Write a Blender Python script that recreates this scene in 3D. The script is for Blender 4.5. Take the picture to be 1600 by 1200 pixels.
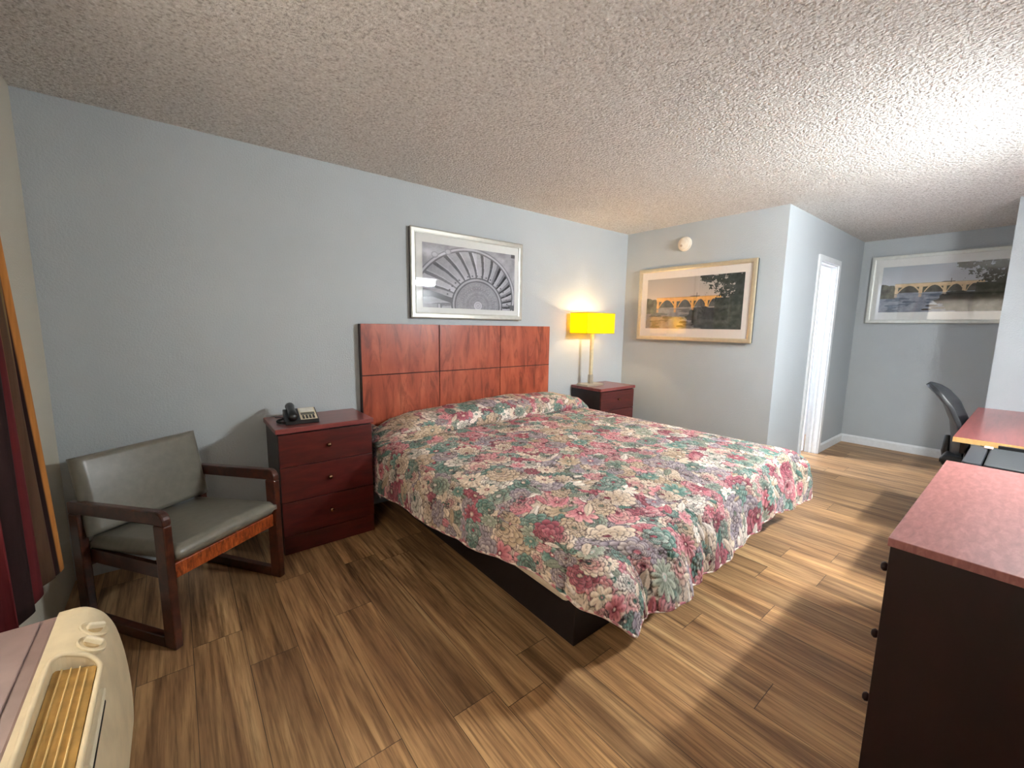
import bpy, bmesh, math, random
import numpy as np
from mathutils import Vector, Matrix
random.seed(7)
PI = math.pi
SC = bpy.context.scene
for o in list(bpy.data.objects):
    bpy.data.objects.remove(o)

# ------------------------------------------------------------------ camera
CP = dict(f=656.2795, yaw=0.6763, pitch=-0.1361, roll=0.0144, c=(0.5085, -3.077, 1.3817))
def make_camera():
    y, p, r = CP['yaw'], CP['pitch'], CP['roll']
    fw = Vector((math.cos(p)*math.sin(y), math.cos(p)*math.cos(y), math.sin(p)))
    rt = Vector((math.cos(y), -math.sin(y), 0)); up = rt.cross(fw)
    rt2 = rt*math.cos(r) + up*math.sin(r); up2 = up*math.cos(r) - rt*math.sin(r)
    cam = bpy.data.cameras.new('camera'); o = bpy.data.objects.new('camera', cam)
    SC.collection.objects.link(o)
    M = Matrix.Identity(4)
    for i in range(3):
        M[i][0], M[i][1], M[i][2], M[i][3] = rt2[i], up2[i], -fw[i], CP['c'][i]
    o.matrix_world = M
    cam.sensor_width = 36; cam.lens = CP['f']*36/1600; cam.clip_start = .02
    SC.camera = o
make_camera()

# ------------------------------------------------------------------ world, lights, exposure
W = bpy.data.worlds.new('world'); SC.world = W; W.use_nodes = True
W.node_tree.nodes['Background'].inputs[0].default_value = (.96, .98, 1, 1)
W.node_tree.nodes['Background'].inputs[1].default_value = 1.9
SC.view_settings.view_transform = 'Standard'; SC.view_settings.look = 'None'
SC.view_settings.gamma = 1; SC.view_settings.use_curve_mapping = False
SC.view_settings.exposure = 2.78
SC.cycles.diffuse_bounces = 10; SC.cycles.max_bounces = 14
TUBE = 106.0      # emission of the wall fixture's diffuser
BULB = 3.9        # watts of the bedside bulb
BATH = 110.0      # emission of the ceiling light in the bathroom
def point_light(name, loc, power, col, radius=.03, parent=None):
    l = bpy.data.lights.new(name, 'POINT'); l.energy = power; l.color = col; l.shadow_soft_size = radius
    o = bpy.data.objects.new(name, l); SC.collection.objects.link(o); o.location = loc
    if parent: o.parent = parent
    return o

# ------------------------------------------------------------------ materials
def s2l(c):
    return tuple((x/12.92 if x <= .04045 else ((x+.055)/1.055)**2.4) for x in (v/255 for v in c)) + (1,)
class NT:
    def __init__(s, name):
        s.m = bpy.data.materials.new(name); s.m.use_nodes = True
        s.t = s.m.node_tree; s.b = s.t.nodes['Principled BSDF']; s.out = s.t.nodes['Material Output']
    def n(s, typ, **k):
        nd = s.t.nodes.new(typ)
        for a, v in k.items():
            if a in nd.inputs.keys(): nd.inputs[a].default_value = v
            else: setattr(nd, a, v)
        return nd
    def l(s, a, b): s.t.links.new(a, b)
    def co(s, scale=(1, 1, 1), kind='Object'):
        tc = s.n('ShaderNodeTexCoord'); mp = s.n('ShaderNodeMapping'); mp.inputs['Scale'].default_value = scale
        s.l(tc.outputs[kind], mp.inputs['Vector']); return mp.outputs[0]
    def noise(s, vec, scale, detail=4, rough=.55, dist=0):
        nd = s.n('ShaderNodeTexNoise'); nd.inputs['Scale'].default_value = scale; nd.inputs['Detail'].default_value = detail
        nd.inputs['Roughness'].default_value = rough; nd.inputs['Distortion'].default_value = dist
        s.l(vec, nd.inputs['Vector']); return nd.outputs['Fac']
    def ramp(s, fac, stops):
        r = s.n('ShaderNodeValToRGB'); e = r.color_ramp.elements
        while len(e) < len(stops): e.new(.5)
        for i, (p, c) in enumerate(stops): e[i].position = p; e[i].color = c
        s.l(fac, r.inputs[0]); return r.outputs[0]
    def math(s, op, a, b=None, c=None):
        m = s.n('ShaderNodeMath', operation=op)
        for i, v in enumerate((a, b, c)):
            if v is None: continue
            if isinstance(v, (int, float)): m.inputs[i].default_value = v
            else: s.l(v, m.inputs[i])
        return m.outputs[0]
    def mix(s, fac, a, b, mode='MIX'):
        m = s.n('ShaderNodeMix', data_type='RGBA', blend_type=mode)
        for idx, v in ((0, fac), (6, a), (7, b)):
            if isinstance(v, (int, float)): m.inputs[idx].default_value = v
            elif isinstance(v, tuple): m.inputs[idx].default_value = v
            else: s.l(v, m.inputs[idx])
        return m.outputs[2]
    def bump(s, h, strength=.5, dist=.002):
        b = s.n('ShaderNodeBump'); b.inputs['Strength'].default_value = strength; b.inputs['Distance'].default_value = dist
        s.l(h, b.inputs['Height']); s.l(b.outputs[0], s.b.inputs['Normal'])
    def base(s, col):
        if isinstance(col, tuple): s.b.inputs['Base Color'].default_value = col
        else: s.l(col, s.b.inputs['Base Color'])
    def set(s, rough=.5, metal=0, spec=.5, coat=0):
        s.b.inputs['Roughness'].default_value = rough; s.b.inputs['Metallic'].default_value = metal
        s.b.inputs['Specular IOR Level'].default_value = spec; s.b.inputs['Coat Weight'].default_value = coat
        s.b.inputs['Coat Roughness'].default_value = .15
        return s.m

def plain(name, rgb, rough=.5, metal=0, spec=.5, coat=0, vary=.06, scale=30, bump=0):
    t = NT(name); v = t.co(); f = t.noise(v, scale)
    c = s2l(rgb); lo = tuple(x*(1-vary*2) for x in c[:3])+(1,); hi = tuple(min(1, x*(1+vary*2)) for x in c[:3])+(1,)
    t.base(t.ramp(f, [(.3, lo), (.7, hi)]))
    if bump: t.bump(t.noise(v, 300, 2), bump, .001)
    return t.set(rough, metal, spec, coat)

def wall_paint(name, rgb):
    t = NT(name); v = t.co(); c = s2l(rgb)
    f = t.noise(v, 1.7, 3); lo = tuple(x*.95 for x in c[:3])+(1,)
    t.base(t.ramp(f, [(.3, lo), (.7, c)]))
    t.bump(t.noise(v, 95, 3, .65), .6, .005)
    return t.set(.55, 0, .35)

def popcorn():
    t = NT('popcorn_ceiling'); v = t.co()
    vo = t.n('ShaderNodeTexVoronoi'); vo.inputs['Scale'].default_value = 62; t.l(v, vo.inputs['Vector'])
    n1 = t.noise(v, 85, 3, .6)
    h = t.math('ADD', t.math('MULTIPLY', t.math('SUBTRACT', 1.0, vo.outputs['Distance']), .8), t.math('MULTIPLY', n1, 1.6))
    t.base(t.ramp(n1, [(.30, s2l((186, 180, 174))), (.46, s2l((228, 224, 219))), (.60, s2l((238, 235, 231))), (.70, s2l((255, 253, 250)))]))
    t.bump(h, 1.0, .011)
    return t.set(.95, 0, .1)

def plank_floor():
    t = NT('wood_plank_floor'); tc = t.n('ShaderNodeTexCoord'); sp = t.n('ShaderNodeSeparateXYZ'); t.l(tc.outputs['Object'], sp.inputs[0])
    PW, PL = .178, 1.22
    xr = t.math('DIVIDE', t.math('ADD', sp.outputs[0], .06), PW); xi = t.math('FLOOR', xr); xf = t.math('FRACT', xr)
    wn = t.n('ShaderNodeTexWhiteNoise', noise_dimensions='1D'); t.l(xi, wn.inputs['W'])
    yr = t.math('ADD', t.math('DIVIDE', sp.outputs[1], PL), wn.outputs['Value']); yi = t.math('FLOOR', yr); yf = t.math('FRACT', yr)
    cb = t.n('ShaderNodeCombineXYZ'); t.l(xi, cb.inputs[0]); t.l(yi, cb.inputs[1])
    w2 = t.n('ShaderNodeTexWhiteNoise', noise_dimensions='3D'); t.l(cb.outputs[0], w2.inputs['Vector'])
    # grain running along y, shifted per plank
    ad = t.n('ShaderNodeVectorMath', operation='MULTIPLY_ADD'); t.l(tc.outputs['Object'], ad.inputs[0]); ad.inputs[1].default_value = (1, 1, 1)
    sc = t.n('ShaderNodeVectorMath', operation='SCALE'); t.l(w2.outputs['Color'], sc.inputs[0]); sc.inputs['Scale'].default_value = 17
    t.l(sc.outputs[0], ad.inputs[2])
    m1 = t.n('ShaderNodeMapping'); m1.inputs['Scale'].default_value = (16, 1.1, 1); t.l(ad.outputs[0], m1.inputs[0])
    m2 = t.n('ShaderNodeMapping'); m2.inputs['Scale'].default_value = (90, 3.2, 1); t.l(ad.outputs[0], m2.inputs[0])
    g1 = t.noise(m1.outputs[0], 1, 4, .6, .6); g2 = t.noise(m2.outputs[0], 1, 4, .65, .2)
    c1 = t.ramp(g1, [(.28, s2l((116, 84, 58))), (.46, s2l((166, 128, 90))), (.60, s2l((196, 157, 112))), (.76, s2l((224, 190, 142)))])
    fine = t.ramp(g2, [(.36, (.42, .38, .34, 1)), (.56, (1, 1, 1, 1))])
    c2 = t.mix(.75, c1, fine, 'MULTIPLY')
    tone = t.ramp(w2.outputs['Value'], [(0, (.72, .70, .68, 1)), (.5, (.95, .95, .95, 1)), (1, (1.18, 1.14, 1.08, 1))])
    c3 = t.mix(1.0, c2, tone, 'MULTIPLY')
    def edge(f, w):
        return t.math('LESS_THAN', t.math('MINIMUM', f, t.math('SUBTRACT', 1.0, f)), w)
    e = t.math('MAXIMUM', edge(xf, .007), edge(yf, .0012))
    t.base(t.mix(t.math('MULTIPLY', e, .75), c3, (.02, .014, .01, 1)))
    t.bump(t.math('SUBTRACT', t.math('MULTIPLY', g2, .5), e), .35, .0012)
    return t.set(.42, 0, .4)

def cherry(name, dark, mid, light, scale=(1, 1, 1), rough=.35, figure=0, coat=.3, strength=1, fig=(38, 8, 6)):
    t = NT(name); v = t.co(scale)
    g = t.noise(v, 3.0, 5, .6, .5)
    col = t.ramp(g, [(.3, s2l(dark)), (.5, s2l(mid)), (.72, s2l(light))])
    if figure:
        v2 = t.co(fig); f2 = t.noise(v2, 1.0, 4, .6, 1.3)
        col = t.mix(figure, col, t.ramp(f2, [(.36, (.42, .34, .32, 1)), (.52, (1, 1, 1, 1))]), 'MULTIPLY')
    t.base(col)
    t.bump(t.noise(v, 9, 4), .08, .001)
    return t.set(rough, 0, .5, coat)

def attr_mat(name, rough=.8, spec=.2, bumpf=None):
    t = NT(name); a = t.n('ShaderNodeVertexColor'); a.layer_name = 'col'
    t.l(a.outputs[0], t.b.inputs['Base Color'])
    if bumpf:
        t.bump(t.noise(t.co(), 900, 2), bumpf, .0006)
    return t.set(rough, 0, spec)

M = {}
M['wall'] = wall_paint('grey_blue_wall_paint', (181, 188, 192))
M['greige_wall'] = wall_paint('greige_wall_paint', (196, 191, 176))
M['white_wall'] = wall_paint('bathroom_wall_paint', (236, 236, 240))
M['ceiling'] = popcorn()
M['floor'] = plank_floor()
M['trim'] = plain('white_trim_paint', (226, 230, 232), .35, vary=.02)
M['door_paint'] = plain('white_door_paint', (240, 240, 246), .35, vary=.01)
M['headboard'] = cherry('headboard_veneer', (134, 58, 40), (164, 78, 52), (184, 98, 68), (3, 1, .7), .33, .75, .35, fig=(13, 5, 3.2))
M['groove'] = plain('groove_dark', (52, 14, 12), .7)
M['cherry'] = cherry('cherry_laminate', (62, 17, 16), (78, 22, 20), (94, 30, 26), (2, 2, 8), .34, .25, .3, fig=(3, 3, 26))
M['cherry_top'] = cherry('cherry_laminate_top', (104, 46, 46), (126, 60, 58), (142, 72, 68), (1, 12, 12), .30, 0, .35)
M['cherry_side'] = cherry('shade_darkened_cherry', (22, 8, 11), (29, 10, 13), (36, 13, 15), (4, 4, 2), .42, 0, .1)  # cherry lowered in colour to carry the shade on the dresser's side
M['dresser_top'] = cherry('dresser_top_laminate', (128, 78, 76), (146, 92, 88), (166, 110, 104), (6, 20, 6), .38, 0, .15)
M['raw_edge'] = plain('raw_wood_edge', (230, 184, 118), .6, scale=60)
M['black_side'] = plain('black_panel', (18, 14, 16), .4)
M['chair_wood'] = cherry('chair_wood', (44, 20, 13), (66, 30, 18), (92, 44, 24), (6, 6, 6), .35, .4, .4)
M['chair_rail'] = cherry('lit_front_rail', (96, 34, 12), (150, 66, 24), (190, 98, 44), (30, 30, 8), .38, .55, .4, fig=(70, 70, 18))  # front rail as it looks lit, the brightness put into the colour
M['vinyl'] = plain('grey_vinyl', (112, 109, 99), .30, spec=.6, vary=.05, bump=.15)
M['black_plastic'] = plain('black_plastic', (20, 20, 22), .35)
M['cream_plastic'] = plain('cream_plastic', (226, 216, 190), .5, vary=.02)
M['knob'] = plain('antique_brass_knob', (150, 118, 92), .22, 1)
M['dark_knob'] = plain('dark_bronze_knob', (40, 24, 24), .35, .6)
M['silver'] = plain('brushed_silver_frame', (184, 183, 175), .36, .55, vary=.03)
M['champagne'] = plain('champagne_frame', (206, 192, 164), .38, .5, vary=.03)
M['whitegold'] = plain('pale_frame', (206, 210, 206), .4, .3, vary=.03)
M['frame_side'] = plain('frame_black_side', (22, 22, 24), .4)
M['mat'] = plain('picture_mat', (222, 224, 222), .8, vary=.01)
M['mat_warm'] = plain('picture_mat_warm', (232, 224, 216), .8, vary=.01)
M['boxspring'] = plain('box_spring_ticking', (206, 190, 166), .9, vary=.05)
M['platform'] = plain('dark_bed_platform', (26, 18, 18), .6)
M['ac'] = plain('aged_cream_plastic', (212, 197, 164), .42, vary=.05, scale=14)
M['ac_grille'] = plain('yellowed_grille', (168, 132, 70), .6, vary=.13, scale=26)
M['ac_slat'] = plain('grille_slat_edge', (214, 184, 122), .5)
M['ac_sleeve'] = plain('low_light_sleeve', (150, 128, 124), .35, vary=.1, scale=6)  # beige plastic seen in lower light, its dim mauve cast put into the colour
M['dark_gap'] = plain('dark_gap', (26, 20, 14), .8)
M['chrome'] = plain('brushed_nickel', (196, 188, 170), .42, .6, vary=.03)
M['cream_pole'] = plain('satin_lamp_pole', (226, 214, 178), .4, .2)
M['detector'] = plain('off_white_detector', (232, 222, 206), .45, vary=.02)
M['mesh_black'] = plain('black_mesh_back', (30, 31, 34), .42, spec=.5, scale=400, vary=.3, bump=.5)
M['fridge_top'] = plain('grey_fridge_top', (40, 42, 44), .65, vary=.12, scale=220, bump=.6)
M['fridge_door'] = plain('grey_fridge_door', (48, 50, 54), .42, vary=.03)
M['sticker'] = plain('pale_hinge_cap', (226, 196, 186), .4)
M['bed_cloth'] = attr_mat('floral_bedspread', .85, .2)
M['bedcloth_edge'] = None
M['art'] = attr_mat('printed_photo', .6, .2)

def curtain_mat():
    t = NT('curtain_fabric'); a = t.n('ShaderNodeVertexColor'); a.layer_name = 'col'
    n = t.noise(t.co((60, 60, 2)), 1, 3)
    t.base(t.mix(.35, a.outputs[0], t.ramp(n, [(.35, (.35, .33, .3, 1)), (.6, (1, 1, 1, 1))]), 'MULTIPLY'))
    t.bump(t.noise(t.co((1, 1, 1)), 700, 2), .3, .001)
    return t.set(.85, 0, .2)
M['curtain'] = curtain_mat()

def glass_pane_mat():
    t = NT('picture_glass'); t.t.nodes.remove(t.b)
    lw = t.n('ShaderNodeLayerWeight'); fz = t.math('MULTIPLY_ADD', t.math('POWER', lw.outputs['Facing'], 5.0), .95, .09); tr = t.n('ShaderNodeBsdfTransparent'); gl = t.n('ShaderNodeBsdfGlossy'); gl.inputs['Roughness'].default_value = .02
    mx = t.n('ShaderNodeMixShader'); f = t.math('MINIMUM', fz, 1.0)
    t.l(f, mx.inputs[0]); t.l(tr.outputs[0], mx.inputs[1]); t.l(gl.outputs[0], mx.inputs[2]); t.l(mx.outputs[0], t.out.inputs[0])
    return t.m
M['glass'] = glass_pane_mat()
def emit(name, rgb, s):
    t = NT(name); t.t.nodes.remove(t.b); e = t.n('ShaderNodeEmission'); e.inputs[0].default_value = s2l(rgb); e.inputs[1].default_value = s
    t.l(e.outputs[0], t.out.inputs[0]); return t.m
M['tube'] = emit('lit_diffuser', (240, 245, 246), TUBE)
def shade_mat():
    t = NT('lamp_shade_fabric'); t.t.nodes.remove(t.b)
    d = t.n('ShaderNodeBsdfDiffuse'); d.inputs[0].default_value = s2l((244, 222, 50)); tr = t.n('ShaderNodeBsdfTranslucent'); tr.inputs[0].default_value = s2l((255, 232, 20))
    mx = t.n('ShaderNodeMixShader'); mx.inputs[0].default_value = .62
    t.l(d.outputs[0], mx.inputs[1]); t.l(tr.outputs[0], mx.inputs[2]); t.l(mx.outputs[0], t.out.inputs[0]); return t.m
M['shade'] = shade_mat()

# ------------------------------------------------------------------ geometry helpers
def obj(name, bm, m, parent=None, *, recalc=True, loc=None, smooth=False, bevel=0, segs=2, label=None):
    me = bpy.data.meshes.new(name); (bmesh.ops.recalc_face_normals(bm, faces=bm.faces[:]) if recalc else 0); bm.to_mesh(me); bm.free()
    o = bpy.data.objects.new(name, me); SC.collection.objects.link(o)
    if m: me.materials.append(m)
    if parent: o.parent = parent
    if loc: o.location = loc
    if smooth:
        me.polygons.foreach_set('use_smooth', [True]*len(me.polygons))
    if bevel:
        b = o.modifiers.new('bevel', 'BEVEL'); b.width = bevel; b.segments = segs; b.limit_method = 'ANGLE'; b.angle_limit = .6
        b.harden_normals = False
    if label: o['label'] = label
    return o
def tag(o, label, cat, group=None):
    o['label'] = label; o['category'] = cat
    if group: o['group'] = group
    return o
def thing(name, label, cat, loc=(0, 0, 0), rz=0, group=None):
    o = bpy.data.objects.new(name, None); SC.collection.objects.link(o); o.location = loc; o.rotation_euler = (0, 0, rz)
    o.empty_display_size = .1
    return tag(o, label, cat, group)
def struct(name, bm, m, **k):
    o = obj(name, bm, m, **k)
    if not k.get('parent'): o['kind'] = 'structure'
    return o
def box(bm, x0, x1, y0, y1, z0, z1):
    vs = [bm.verts.new((x, y, z)) for z in (z0, z1) for y in (y0, y1) for x in (x0, x1)]
    for f in ((0, 2, 3, 1), (4, 5, 7, 6), (0, 1, 5, 4), (2, 6, 7, 3), (0, 4, 6, 2), (1, 3, 7, 5)):
        bm.faces.new([vs[i] for i in f])
    return vs
def B(*a):
    bm = bmesh.new()
    if isinstance(a[0], (tuple, list)):
        for q in a: box(bm, *q)
    else: box(bm, *a)
    return bm
def tube(pts, r, n=10, closed=False, bm=None):
    bm = bm or bmesh.new(); P = [Vector(p) for p in pts]; rings = []; N = len(P)
    rs = r if isinstance(r, (list, tuple)) else [r]*N
    up = None
    for i, p in enumerate(P):
        a = P[(i-1) % N] if (closed or i > 0) else p; b = P[(i+1) % N] if (closed or i < N-1) else p
        d = (b-a).normalized()
        if up is None: up = Vector((0, 0, 1)) if abs(d.z) < .9 else Vector((1, 0, 0))
        u = (up - d*up.dot(d)).normalized(); up = u; w = d.cross(u)
        rings.append([bm.verts.new(p + (u*math.cos(2*PI*k/n) + w*math.sin(2*PI*k/n))*rs[i]) for k in range(n)])
    for i in range(N if closed else N-1):
        A, C = rings[i], rings[(i+1) % N]
        for k in range(n): bm.faces.new((A[k], A[(k+1) % n], C[(k+1) % n], C[k]))
    if not closed:
        bm.faces.new(rings[0][::-1]); bm.faces.new(rings[-1])
    return bm
def lathe(prof, n=24, axis='z', bm=None, c=(0, 0, 0)):
    bm = bm or bmesh.new(); rings = []
    def P(r, h, a):
        x, y = r*math.cos(a), r*math.sin(a)
        v = {'z': (x, y, h), 'y': (x, h, y), 'x': (h, x, y)}[axis]
        return (v[0]+c[0], v[1]+c[1], v[2]+c[2])
    for r, h in prof: rings.append([bm.verts.new(P(max(r, 1e-5), h, 2*PI*k/n)) for k in range(n)])
    for A, C in zip(rings, rings[1:]):
        for k in range(n): bm.faces.new((A[k], A[(k+1) % n], C[(k+1) % n], C[k]))
    bm.faces.new(rings[0][::-1]); bm.faces.new(rings[-1]); return bm
def prism(prof, a0, a1, axis='y'):
    """extrude a closed 2-D profile along an axis; profile is the other two coordinates in order"""
    bm = bmesh.new()
    def P(p, a): return {'y': (p[0], a, p[1]), 'x': (a, p[0], p[1]), 'z': (p[0], p[1], a)}[axis]
    A = [bm.verts.new(P(p, a0)) for p in prof]; C = [bm.verts.new(P(p, a1)) for p in prof]; n = len(prof)
    for k in range(n): bm.faces.new((A[k], A[(k+1) % n], C[(k+1) % n], C[k]))
    bm.faces.new(A[::-1]); bm.faces.new(C); return bm
def grid_mesh(name, P, m, parent=None, cols=None, smooth=True, closed_u=False):
    """P: (nu,nv,3) array"""
    nu, nv = P.shape[:2]; me = bpy.data.meshes.new(name)
    idx = np.arange(nu*nv).reshape(nu, nv)
    if closed_u: ii = np.concatenate([idx, idx[:1]], 0)
    else: ii = idx
    q = np.stack([ii[:-1, :-1], ii[1:, :-1], ii[1:, 1:], ii[:-1, 1:]], -1).reshape(-1, 4)
    me.vertices.add(nu*nv); me.vertices.foreach_set('co', P.reshape(-1).astype(np.float32))
    me.loops.add(q.size); me.loops.foreach_set('vertex_index', q.reshape(-1).astype(np.int32))
    me.polygons.add(len(q)); me.polygons.foreach_set('loop_start', (np.arange(len(q))*4).astype(np.int32))
    me.polygons.foreach_set('loop_total', np.full(len(q), 4, np.int32))
    me.update(calc_edges=True)
    if smooth: me.polygons.foreach_set('use_smooth', np.ones(len(q), bool))
    if cols is not None:
        a = me.color_attributes.new('col', 'FLOAT_COLOR', 'POINT')
        c = cols.reshape(-1, 3)/255.0
        c = np.where(c <= .04045, c/12.92, ((np.maximum(c, 0)+.055)/1.055)**2.4)
        a.data.foreach_set('color', np.concatenate([c, np.ones((len(c), 1))], 1).reshape(-1).astype(np.float32))
    me.materials.append(m)
    o = bpy.data.objects.new(name, me); SC.collection.objects.link(o)
    if parent: o.parent = parent
    return o
def dup(root, loc, rz=0, label=None):
    r = root.copy(); SC.collection.objects.link(r); r.location = loc; r.rotation_euler = (0, 0, rz)
    if label: r['label'] = label
    for ch in list(root.children):
        c = ch.copy(); SC.collection.objects.link(c); c.parent = r
        for g in list(ch.children):
            d = g.copy(); SC.collection.objects.link(d); d.parent = c
    return r

# ------------------------------------------------------------------ room shell
H = 2.44; L = 4.651; W1 = 1.634; L2 = 7.043; L3 = 5.74; W2 = 2.856; YF = -3.66
struct('floor', B(-.12, L2+.12, YF-.12, .12, -.1, 0), M['floor'])
struct('ceiling', B(-.12, L2+.12, YF-.12, .12, H, H+.1), M['ceiling'])
struct('wall_back', B(-.12, L+.0, 0, .12, 0, H), M['wall'])
struct('wall_bathroom', B(L, L2+.12, 0, .12, 0, H), M['white_wall'])
WY0, WY1, WZ0, WZ1 = -3.0, -1.12, .82, 2.12       # window opening in the left wall
struct('wall_left', B((-.12, 0, YF, WY0, 0, H), (-.12, 0, WY1, 0, 0, H), (-.12, 0, WY0, WY1, 0, WZ0), (-.12, 0, WY0, WY1, WZ1, H)), M['greige_wall'])
struct('wall_front', B(-.12, L2+.12, YF-.12, YF, 0, H), M['wall'])
struct('wall_right', B(L, L+.11, -W1, 0, 0, H), M['wall'])
DX0, DX1, DZ = 5.545, 6.105, 2.06
struct('wall_hall', B((L+.11, DX0-.015, -W1, -W1+.115, 0, H), (DX1+.015, L2, -W1, -W1+.115, 0, H), (DX0-.015, DX1+.015, -W1, -W1+.115, DZ+.015, H)), M['wall'])
struct('wall_alcove', B(L2, L2+.12, YF, 0, 0, H), M['wall'])
struct('wall_wing', B(L3, L3+.12, YF, -W2, 0, H), M['wall'])
# baseboards
def bb_prof(h=.098, t=.014):
    return [(0, 0), (t, 0), (t, h-.02), (t*.55, h-.006), (t*.3, h), (0, h)]
struct('baseboard_alcove', prism([(L2-a, z) for a, z in bb_prof()], YF, -W1, 'y'), M['trim'])
struct('baseboard_hall', prism([(-W1-a, z) for a, z in bb_prof()], L, 5.475, 'x'), M['trim'])
bm = prism([(-W1-a, z) for a, z in bb_prof()], 6.175, L2-.014, 'x')
struct('baseboard_hall_end', bm, M['trim']).name = 'baseboard_hall.001'
struct('baseboard_right', prism([(L-a, z) for a, z in bb_prof()], -W1-.014, 0, 'y'), M['trim'])
# doorway: lining, casing, stop and the leaf swung open into the bathroom
jb = B((DX0-.015, DX0, -W1, -W1+.115, 0, DZ), (DX1, DX1+.015, -W1, -W1+.115, 0, DZ), (DX0-.015, DX1+.015, -W1, -W1+.115, DZ, DZ+.015))
d1 = struct('door_1', jb, M['trim'])
cs = B((DX0-.07, DX0-.008, -W1-.018, -W1, 0, DZ+.065), (DX1+.008, DX1+.07, -W1-.018, -W1, 0, DZ+.065), (DX0-.008, DX1+.008, -W1-.018, -W1, DZ+.008, DZ+.065))
obj('casing', cs, M['trim'], d1, bevel=.003)
obj('door_stop', B((DX0, DX0+.012, -W1+.05, -W1+.075, 0, DZ), (DX1-.012, DX1, -W1+.05, -W1+.075, 0, DZ), (DX0+.012, DX1-.012, -W1+.05, -W1+.075, DZ-.012, DZ)), M['trim'], d1)
leaf = obj('door_leaf', B(DX1-.045, DX1-.01, -W1+.12, -W1+.66, .012, DZ-.012), M['door_paint'], d1, bevel=.002)
obj('door_knob', lathe([(.012, 0), (.012, .03), (.026, .04), (.028, .055), (.018, .066)], 16, 'x', c=(DX1-.045-.066, -W1+.6, .95)), M['chrome'], leaf, smooth=True)
# bathroom ceiling light
bl = thing('ceiling_light', 'round white ceiling light inside the bathroom beyond the open door', 'ceiling light', (5.75, -.75, H))
obj('housing', lathe([(.14, 0), (.14, -.02), (.13, -.03)], 28), M['trim'], bl, smooth=True)
obj('diffuser', lathe([(.12, -.03), (.11, -.06), (.06, -.08), (.005, -.085)], 28), emit('bathroom_diffuser', (232, 240, 255), BATH), bl, smooth=True)

# window behind the curtain
w1 = struct('window_1', B((-.09, -.03, WY0, WY0+.05, WZ0, WZ1), (-.09, -.03, WY1-.05, WY1, WZ0, WZ1), (-.09, -.03, WY0+.05, WY1-.05, WZ0, WZ0+.05), (-.09, -.03, WY0+.05, WY1-.05, WZ1-.05, WZ1), (-.085, -.035, -2.085, -2.035, WZ0+.05, WZ1-.05)), M['trim'])
obj('pane', B((-.063, -.057, WY0+.05, -2.085, WZ0+.05, WZ1-.05), (-.063, -.057, -2.035, WY1-.05, WZ0+.05, WZ1-.05)), M['glass'], w1)
obj('window_sill', B(-.12, .03, WY0-.03, WY1+.03, WZ0-.03, WZ0), M['trim'], w1)

# ------------------------------------------------------------------ curtain
def curtain(y0, y1, ztop, name, label, front=True):
    ns, nz = 260, 40
    root = thing(name, label, 'curtain', (.0, (y0+y1)/2, 0))
    s = np.linspace(0, 1, ns); z = np.linspace(0, 1, nz); S, Z = np.meshgrid(s, z, indexing='ij')
    nf = 5
    ph = S*nf*2*PI
    amp = .034*(1+.25*np.sin(S*17))
    X = .098 + amp*np.sin(ph+.2)*np.minimum(1, .3+S*6) + .010*np.sin(3*S*7+Z*2)
    lean = .30*Z*(1-S)
    Y = y0 + (y1-y0)*S + .018*np.cos(ph) - lean
    hem = .47 + .05*np.clip((S-.12)*8, 0, 1) + .02*np.sin(ph)
    Zz = hem + (ztop-hem)*Z
    P = np.stack([X, Y-(y0+y1)/2, Zz], -1)
    gold = np.array([186, 124, 62.]); maroon = np.array([92, 30, 34.]); brown = np.array([84, 62, 46.]); dk = np.array([38, 22, 22.]); ol = np.array([120, 98, 62.])
    C = np.zeros((ns, nz, 3))
    bands = [(.075, gold), (.085, dk), (.25, maroon), (.33, ol), (.40, dk), (.50, brown), (.60, maroon), (.64, gold*.8), (.78, maroon), (.84, ol), (.90, dk), (1.01, maroon)]
    for i, u in enumerate(s):
        C[i, :] = next(c for e, c in bands if u < e)
    o = grid_mesh('curtain_fabric', P, M['curtain'], root, C)
    sm = o.modifiers.new('s', 'SOLIDIFY'); sm.thickness = .003
    if front:
        obj('header_tape', B(.07, .13, -(abs(y1-y0))/2, (abs(y1-y0))/2, ztop-.07, ztop), M['curtain'], root) if False else None
    return root
curtain(-.925, -1.42, 2.2, 'curtain', 'maroon and gold striped curtain gathered at the left edge of the window')
rod = thing('curtain_rod', 'dark metal curtain rod above the window', 'curtain rod', (0, -2.05, 2.23))
obj('rod', tube([(.10, -1.17, 0), (.10, 1.22, 0)], .012, 12), M['dark_knob'], rod, smooth=True)
for yy in (-1.1, 1.15):
    obj('bracket', B(0, .10, yy-.008, yy+.008, -.012, .0), M['dark_knob'], rod)

def sheer():  # unseen translucent cloth added over the window to soften the fill daylight
    t = NT('added_diffusing_fabric'); t.t.nodes.remove(t.b)
    d = t.n('ShaderNodeBsdfDiffuse'); d.inputs[0].default_value = s2l((225, 215, 200)); tr = t.n('ShaderNodeBsdfTranslucent'); tr.inputs[0].default_value = s2l((225, 212, 195))
    mx = t.n('ShaderNodeMixShader'); mx.inputs[0].default_value = .5
    t.l(d.outputs[0], mx.inputs[1]); t.l(tr.outputs[0], mx.inputs[2]); t.l(mx.outputs[0], t.out.inputs[0])
    U, V = np.meshgrid(np.linspace(-3.06, -1.06, 160), np.linspace(.70, 2.19, 6), indexing='ij')
    X = .016 + .009*np.sin(U*60)
    root = thing('added_window_diffuser', 'unseen thin pale cloth added across the window to soften its daylight', 'curtain', (0, -2.06, 0))
    grid_mesh('diffuser_fabric', np.stack([X, U+2.06, V], -1), t.m, root)
sheer()

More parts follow.
